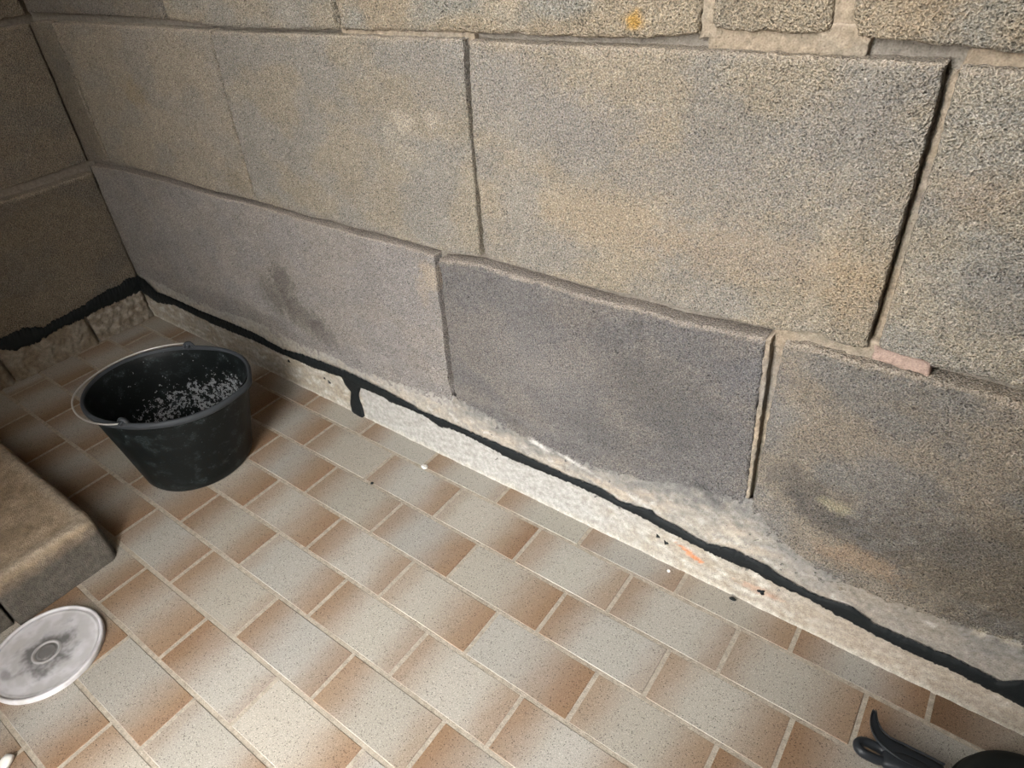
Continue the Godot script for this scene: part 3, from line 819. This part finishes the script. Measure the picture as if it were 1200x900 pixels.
# ---------------------------------------------------------------- things
# a block resting on the floor with worn, rounded arrises; its own axes from its base
func worn_block(size: Vector3, r: float, flare: float, off: float) -> ArrayMesh:
	var st := SurfaceTool.new()
	st.begin(Mesh.PRIMITIVE_TRIANGLES)
	# rings climb the sides and close in over the top
	var side_n := 48
	var outline := PackedVector2Array()
	var hx := size.x / 2
	var hz := size.z / 2
	for e in 4:
		for i in side_n:
			var t := (float(i) / side_n) * 2.0 - 1.0
			var p: Vector2 = [Vector2(t * hx, hz), Vector2(hx, -t * hz), Vector2(-t * hx, -hz), Vector2(-hx, t * hz)][e]
			outline.append(p)
	var pts := PackedVector3Array()
	var cols := PackedColorArray()
	var total := outline.size()
	var levels := []
	for y in [0.0, 0.2, 0.4, 0.6, 0.75]: levels.append([y * (size.y - r), 0.0])
	for k in 7:
		var w := k / 6.0 * PI / 2
		levels.append([size.y - r + r * sin(w), r * (1 - cos(w))])
	for k in range(1, 40): levels.append([size.y, r + (minf(hx, hz) - r) * k / 39.0])
	for l in levels:
		for p in outline:
			var inset: float = l[1]
			var q := Vector2(clampf(p.x, -hx + inset, hx - inset), clampf(p.y, -hz + inset, hz - inset))
			# rounded plan corners
			var cr := 0.022 if p.y < 0 and off < 5.0 else 0.006
			var core := Vector2(clampf(q.x, -hx + inset + cr, hx - inset - cr) if hx - inset > cr else 0.0, clampf(q.y, -hz + inset + cr, hz - inset - cr) if hz - inset > cr else 0.0)
			if (q - core).length() > cr: q = core + (q - core).normalized() * cr
			var y: float = l[0]
			var fl := flare * pow(1.0 - y / size.y, 1.5)
			var v := Vector3(q.x + signf(q.x) * fl * (1.0 if absf(q.x) > hx - 0.03 else 0.0), y, q.y)
			var nn := n_mid.get_noise_3d(v.x * 0.6 + off, v.y * 0.6, v.z * 0.6)
			var ll := n_low.get_noise_3d(v.x * 2.0 + off, v.y * 2.0, v.z * 2.0)
			v += Vector3(signf(q.x) * 0.002 * nn if l[1] < r else 0.0, (0.003 * ll + 0.0018 * nn) * smoothstep(0.2, 1.0, y / size.y), signf(q.y) * 0.002 * nn if l[1] < r else 0.0)
			pts.append(v)
			var c := Color(0.43, 0.34, 0.245).lerp(Color(0.33, 0.255, 0.175), smoothstep(-0.25, 0.35, ll))
			c = c.lerp(Color(0.12, 0.11, 0.095), 1.0 - smoothstep(0.7, 0.98, y / size.y + 0.06 * nn))  # sides painted darker than the top, standing in for weak light on them
			c = c.lerp(Color(0.47, 0.41, 0.33), 0.55 * smoothstep(0.0, 0.6, l[1] / r) * (1.0 - smoothstep(0.9, 2.2, l[1] / r + 0.5 * nn)) if l[1] > 0 else 0.0)
			c = c * (1.0 + 0.18 * nn)
			cols.append(c)
	add_grid(st, 0, total, levels.size(), pts, cols, true, false)
	st.generate_normals()
	return st.commit()

func build_step() -> void:
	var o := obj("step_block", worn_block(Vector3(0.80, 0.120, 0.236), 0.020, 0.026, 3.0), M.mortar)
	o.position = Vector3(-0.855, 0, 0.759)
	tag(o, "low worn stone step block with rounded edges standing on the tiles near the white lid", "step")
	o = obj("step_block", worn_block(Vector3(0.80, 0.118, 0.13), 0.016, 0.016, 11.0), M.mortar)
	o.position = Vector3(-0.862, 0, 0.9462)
	tag(o, "second step block, only its dark end face seen past the joint behind the lid", "step")

func bucket_r(a: float, y: float) -> float:
	var top := 0.193 + 0.021 * cos(2.0 * (a - deg_to_rad(150.0)))
	return lerpf(0.147, top, clampf(y / 0.265, 0, 1.05))

func build_bucket() -> void:
	var t := base("bucket", Vector3(-0.584, 0.0, 0.315))
	tag(t, "black plastic builder's bucket with wire handle and dried mortar splashes inside", "bucket")
	var n := 96
	# wall: outside up, over the lip, inside down, bottom
	var prof := []
	prof.append([0.0, 0.004, -1.0])
	prof.append([0.0, 0.0, -0.010])
	prof.append([0.0, 0.002, -0.003])
	prof.append([0.0, 0.008, 0.0])
	for i in range(1, 13): prof.append([0.0, 0.008 + 0.252 * i / 12.0, 0.0])
	prof.append([0.0, 0.264, -0.002])
	prof.append([0.0, 0.260, -0.004])
	for i in range(11, -1, -1): prof.append([0.0, 0.010 + 0.25 * i / 12.0, -0.004])
	prof.append([0.0, 0.006, -0.010])
	prof.append([0.0, 0.006, -1.0])
	var pts := PackedVector3Array()
	for p in prof:
		for i in n:
			var a := TAU * i / n
			var r := maxf(bucket_r(a, p[1]) + p[2], 0.0) if p[2] > -0.5 else 0.0
			pts.append(Vector3(cos(a) * r, p[1], sin(a) * r))
	obj("body", grid_mesh(n, prof.size(), pts, PackedColorArray(), true, true), M.bucket, t)
	# rolled rim
	pts = PackedVector3Array()
	var lip := [[0.0, 0.2515], [0.003, 0.2505], [0.0058, 0.2525], [0.0066, 0.258], [0.0062, 0.263], [0.0035, 0.2665], [0.0, 0.268], [-0.003, 0.2668], [-0.0045, 0.263], [-0.0045, 0.256]]
	for p in lip:
		for i in n:
			var a := TAU * i / n
			var sp := 0.010 * exp(-pow((wrapf(a - deg_to_rad(-31.0), -PI, PI)) / 0.16, 2.0))
			var r: float = bucket_r(a, 0.262) + p[0] + sp
			pts.append(Vector3(cos(a) * r, p[1], sin(a) * r))
	obj("rim", grid_mesh(n, lip.size(), pts, PackedColorArray(), true, true), M.rim, t)
	# lugs that hold the handle
	var wire := PackedVector3Array()
	var rad := PackedVector2Array()
	for la in [-128.0, 67.0]:
		var a := deg_to_rad(la)
		var r := bucket_r(a, 0.265)
		var dir := Vector3(cos(a), 0, sin(a))
		var side := Vector3(-sin(a), 0, cos(a))
		var loop := PackedVector3Array()
		var lr := PackedVector2Array()
		for i in 17:
			var w := PI * i / 16.0
			loop.append(dir * (r - 0.002) + side * cos(w) * 0.013 + Vector3(0, 0.262 + 0.017 * sin(w), 0))
			lr.append(Vector2(0.0042, 0.0055))
		var lug := obj("lug", sweep(loop, lr, 10, false, dir), M.rim, t)
		var pin := PackedVector3Array([dir * (r - 0.012) + Vector3(0, 0.271, 0), dir * (r + 0.012) + Vector3(0, 0.271, 0)])
		obj("pin", sweep(pin, PackedVector2Array([Vector2(0.004, 0.004), Vector2(0.004, 0.004)]), 10), M.rim, lug)
	# wire handle lying down against the rim
	for i in 61:
		var s := i / 60.0
		var a := deg_to_rad(lerpf(-128.0, -293.0, s))
		var out := 0.008 + 0.018 * pow(sin(PI * s), 0.6) - 0.004 * s
		var r := bucket_r(a, 0.262) + out + 0.006 * exp(-pow((s - 0.58) / 0.09, 2.0))
		wire.append(Vector3(cos(a) * r, 0.270 - 0.012 * sin(PI * s), sin(a) * r))
		rad.append(Vector2(0.0022, 0.0022))
	var hd := obj("handle", sweep(wire, rad, 8), M.wire, t)
	hd.set_meta("label", "bent steel wire handle")
	# dried splashes on the inside: flakes lifted from the wall where the noise runs high
	var st := SurfaceTool.new()
	st.begin(Mesh.PRIMITIVE_TRIANGLES)
	st.set_smooth_group(-1)
	var na := 420
	var nh := 90
	for j in nh - 1:
		for i in na - 1:
			var a := deg_to_rad(lerpf(-205.0, -40.0, float(i) / na))
			var y := lerpf(0.03, 0.25, float(j) / nh)
			var low := lerpf(0.115, 0.185, clampf((rad_to_deg(a) + 180.0) / 110.0, 0, 1))
			var k := 1.0 - smoothstep(0.0, 0.055, y - low + 0.012)
			k = k * (1.0 - smoothstep(-195.0, -205.0, rad_to_deg(a)))
			var w := Vector3(cos(a) * 0.16, y, sin(a) * 0.16)
			var v := n_mid.get_noise_3d(w.x * 1.6, w.y * 1.6 + a * 0.01, w.z * 1.6) + 0.75 * n_fine.get_noise_3d(w.x * 2.2, w.y * 2.2, w.z * 2.2) + 0.5 * n_mid.get_noise_3d(w.x * 0.45, w.y * 0.45, w.z * 0.45)
			if v < lerpf(0.95, 0.16, k): continue
			var q := []
			for c in [[0, 0], [1, 0], [1, 1], [0, 1]]:
				var a2 := deg_to_rad(lerpf(-205.0, -40.0, float(i + c[0]) / na))
				var y2 := lerpf(0.03, 0.25, float(j + c[1]) / nh)
				var r2 := bucket_r(a2, y2) - 0.0052 - 0.0012 * absf(n_fine.get_noise_2d(a2 * 0.3, y2))
				q.append(Vector3(cos(a2) * r2, y2, sin(a2) * r2))
			for x in [0, 1, 2, 0, 2, 3]: st.add_vertex(q[x])
	st.generate_normals()
	var res := obj("mortar_residue", st.commit(), M.residue, t)
	res.set_meta("kind", "stuff")
	res.set_meta("label", "dried pale mortar splashes")

func build_lid() -> void:
	var t := base("plastic_disc", Vector3(-0.303, 0.0, 0.874))
	tag(t, "round white plastic bucket lid with a grimy centre lying flat on the tiles", "lid")
	var prof := [[0.113, 0.0], [0.1135, 0.004], [0.1135, 0.010], [0.112, 0.0125], [0.109, 0.013], [0.1065, 0.0115], [0.1055, 0.008], [0.104, 0.0072], [0.1025, 0.0085], [0.100, 0.0088], [0.098, 0.008], [0.096, 0.0078]]
	for i in range(1, 25): prof.append([0.096 - 0.066 * i / 24.0, 0.0078])
	prof.append_array([[0.0285, 0.0085], [0.027, 0.0095], [0.0245, 0.0095], [0.023, 0.0080], [0.0215, 0.0070], [0.0195, 0.0070], [0.018, 0.0078], [0.0165, 0.0084], [0.015, 0.0080], [0.012, 0.0074], [0.008, 0.0074], [0.004, 0.0074], [0.0, 0.0074]])
	var n := 120
	var pts := PackedVector3Array()
	var cols := PackedColorArray()
	for p in prof:
		for i in n:
			var a := TAU * i / n
			var x: float = cos(a) * p[0]
			var z: float = sin(a) * p[0]
			pts.append(Vector3(x, p[1], z))
			var w := n_mid.get_noise_2d(x * 0.6, z * 0.6)
			var f := n_fine.get_noise_2d(x, z)
			var l := n_low.get_noise_2d(x * 4.0, z * 4.0)
			var c := Color(0.50, 0.488, 0.50).lerp(Color(0.40, 0.385, 0.38), smoothstep(-0.3, 0.4, l))
			c = c.lerp(Color(0.36, 0.34, 0.34), 0.45 * smoothstep(0.15, 0.6, w + 0.4 * f))
			var r: float = p[0]
			c = c.lerp(Color(0.10, 0.095, 0.09), 0.92 * (1.0 - smoothstep(0.020, 0.074, r + 0.026 * w + 0.012 * f + 0.022 * l)))
			if r > 0.0225 and r < 0.029: c = c.lerp(Color(0.36, 0.35, 0.345), 0.75)
			c = c.lerp(Color(0.17, 0.16, 0.165), 0.75 * (1.0 - smoothstep(0.0, 0.0016, absf(r - 0.1052))))
			c = c.lerp(Color(0.16, 0.15, 0.15), 0.6 * (1.0 - smoothstep(0.3, 1.0, Vector2((x + 0.02) / 0.03, (z - 0.075) / 0.012).length() + 0.7 * w)))
			cols.append(c)
	obj("disc", grid_mesh(n, prof.size(), pts, cols, true, true), M.lid, t)

func build_tool() -> void:
	var t := base("caulking_gun", Vector3(1.2, 0.0, 0.11))
	tag(t, "black caulking gun end with a hanging hole in its grip and a pointed curved trigger", "tool")
	var o := Vector3(1.2, 0.0, 0.11)
	# grip: an oval loop round the hanging hole, then the solid handle
	var g := PackedVector3Array()
	var gr := PackedVector2Array()
	var c0 := Vector3(1.172, 0.030, 0.127) - o
	var ax := Vector3(0.034, 0.0, -0.003).normalized()
	var sd := Vector3(0.003, 0.0, 0.034).normalized()
	for i in 40:
		var w := TAU * i / 40
		var cx := cos(w)
		var sx := sin(w)
		g.append(c0 + ax * (signf(cx) * pow(absf(cx), 0.7) * 0.023) + sd * sx * 0.0115)
		gr.append(Vector2(0.0078, 0.010))
	obj("grip_loop", sweep(g, gr, 10, true), M.tool, t)
	var hp := PackedVector3Array()
	var hr := PackedVector2Array()
	for i in 14:
		var s := i / 13.0
		hp.append(c0 + ax * lerpf(0.016, 0.096, s) + sd * (0.004 * s) + Vector3(0, 0.004 * sin(s * PI), 0))
		hr.append(Vector2(lerpf(0.0185, 0.021, s), lerpf(0.0105, 0.016, s)) * (0.75 if i == 0 else 1.0))
	obj("grip", sweep(hp, hr, 14, false, Vector3.UP, 3.0), M.tool, t)
	# trigger: a tapering curved lever with raised edges
	var line := [Vector3(1.1575, 0.045, 0.060), Vector3(1.161, 0.043, 0.078), Vector3(1.170, 0.041, 0.094), Vector3(1.187, 0.040, 0.105), Vector3(1.215, 0.040, 0.1085), Vector3(1.245, 0.040, 0.108), Vector3(1.275, 0.039, 0.108)]
	var curve := Curve3D.new()
	for i in line.size():
		var p: Vector3 = line[i] - o
		var d: Vector3 = (line[mini(i + 1, line.size() - 1)] - line[maxi(i - 1, 0)]) / 6.0
		curve.add_point(p, -d, d)
	var path := PackedVector3Array()
	var rr := PackedVector2Array()
	var left := PackedVector3Array()
	var right := PackedVector3Array()
	var er := PackedVector2Array()
	for i in 33:
		var s := i / 32.0
		var p := curve.sample_baked(s * curve.get_baked_length(), true)
		var q := curve.sample_baked(minf(s + 0.02, 1.0) * curve.get_baked_length(), true)
		var b := curve.sample_baked(maxf(s - 0.02, 0.0) * curve.get_baked_length(), true)
		var side := (q - b).normalized().cross(Vector3.UP).normalized()
		var w := lerpf(0.002, 0.0165, pow(clampf(s * 1.7, 0, 1), 0.8))
		path.append(p)
		rr.append(Vector2(w, lerpf(0.0015, 0.006, s)))
		left.append(p - side * w * 0.95 + Vector3(0, 0.003 + 0.003 * s, 0))
		right.append(p + side * w * 0.95 + Vector3(0, 0.003 + 0.003 * s, 0))
		er.append(Vector2(0.0016, 0.0034) * lerpf(0.5, 1.0, s))
	var tr := obj("trigger", sweep(path, rr, 14), M.tool, t)
	for e in [left, right]: obj("flange", sweep(e, er, 8), M.tool, tr)
	# where grip and trigger meet
	var body := PackedVector3Array([Vector3(1.263, 0.026, 0.105) - o, Vector3(1.265, 0.026, 0.130) - o, Vector3(1.266, 0.026, 0.160) - o])
	obj("frame", sweep(body, PackedVector2Array([Vector2(0.013, 0.018), Vector2(0.015, 0.022), Vector2(0.013, 0.018)]), 14, false, Vector3.UP, 3.0), M.tool, t)

func build_bowl() -> void:
	var prof := PackedVector2Array()
	prof.append(Vector2(0.114, 0.0))
	prof.append(Vector2(0.117, 0.006))
	prof.append(Vector2(0.114, 0.012))
	for i in 15:
		var w := i / 14.0 * PI / 2
		prof.append(Vector2(0.072 + 0.040 * cos(w), 0.022 + 0.030 * sin(w)))
	for i in range(1, 9): prof.append(Vector2(0.072 * (1.0 - i / 8.0), 0.052))
	var t := base("rubber_bowl", Vector3(1.405, 0.0, 0.10))
	tag(t, "rounded matte black rubber bowl beyond the tool grip, cut by the frame edge", "bowl")
	obj("shell", lathe(prof, 72), M.rubber, t)

func blob(r: Vector3, seed_: float) -> ArrayMesh:
	var pts := PackedVector3Array()
	var n := 14
	for j in 9:
		for i in n:
			var a := TAU * i / n
			var b := lerpf(-PI / 2, PI / 2, j / 8.0)
			var d := Vector3(cos(a) * cos(b), sin(b), sin(a) * cos(b))
			var k := 1.0 + 0.35 * n_low.get_noise_3d(d.x * 0.3 + seed_, d.y * 0.3, d.z * 0.3)
			pts.append(Vector3(d.x * r.x, d.y * r.y + r.y * 0.9, d.z * r.z) * k)
	return grid_mesh(n, 9, pts, PackedColorArray(), true, true)

func build_small_things() -> void:
	var o := obj("mortar_crumb", blob(Vector3(0.010, 0.0045, 0.007), 1.0), M.crumb)
	o.position = Vector3(0.004, 0, -0.002)
	tag(o, "pale flat mortar crumb on the joint below the white skirting", "crumb")
	o = obj("mortar_crumb", blob(Vector3(0.0035, 0.003, 0.0035), 4.0), M.white)
	o.position = Vector3(0.708, 0, -0.050)
	tag(o, "tiny white mortar crumb at the skirting under the orange patch", "crumb")
	o = obj("pebble", blob(Vector3(0.004, 0.003, 0.004), 7.0), M.rubber)
	o.position = Vector3(-0.075, 0, 0.122)
	tag(o, "tiny dark pebble on the joint between bucket and white skirting", "pebble")
	o = obj("pebble", blob(Vector3(0.008, 0.003, 0.004), 9.0), M.rubber)
	o.position = Vector3(0.855, 0, -0.058)
	tag(o, "dark crumb lying against the skirting below the black sealant", "pebble")
	var path := PackedVector3Array()
	var rad := PackedVector2Array()
	for i in 12:
		var s := i / 11.0
		path.append(Vector3(0, 0.006, 0.10 * s))
		rad.append(Vector2(0.0105, 0.006) * (1.0 if i > 0 else 0.8))
	o = obj("plastic_strip", sweep(path, rad, 14, false, Vector3.UP, 3.5), M.white)
	o.position = Vector3(-0.137, 0.0, 1.018)
	o.rotation.y = 0.55
	tag(o, "end of a white plastic strip on the tiles below the lid", "strip")
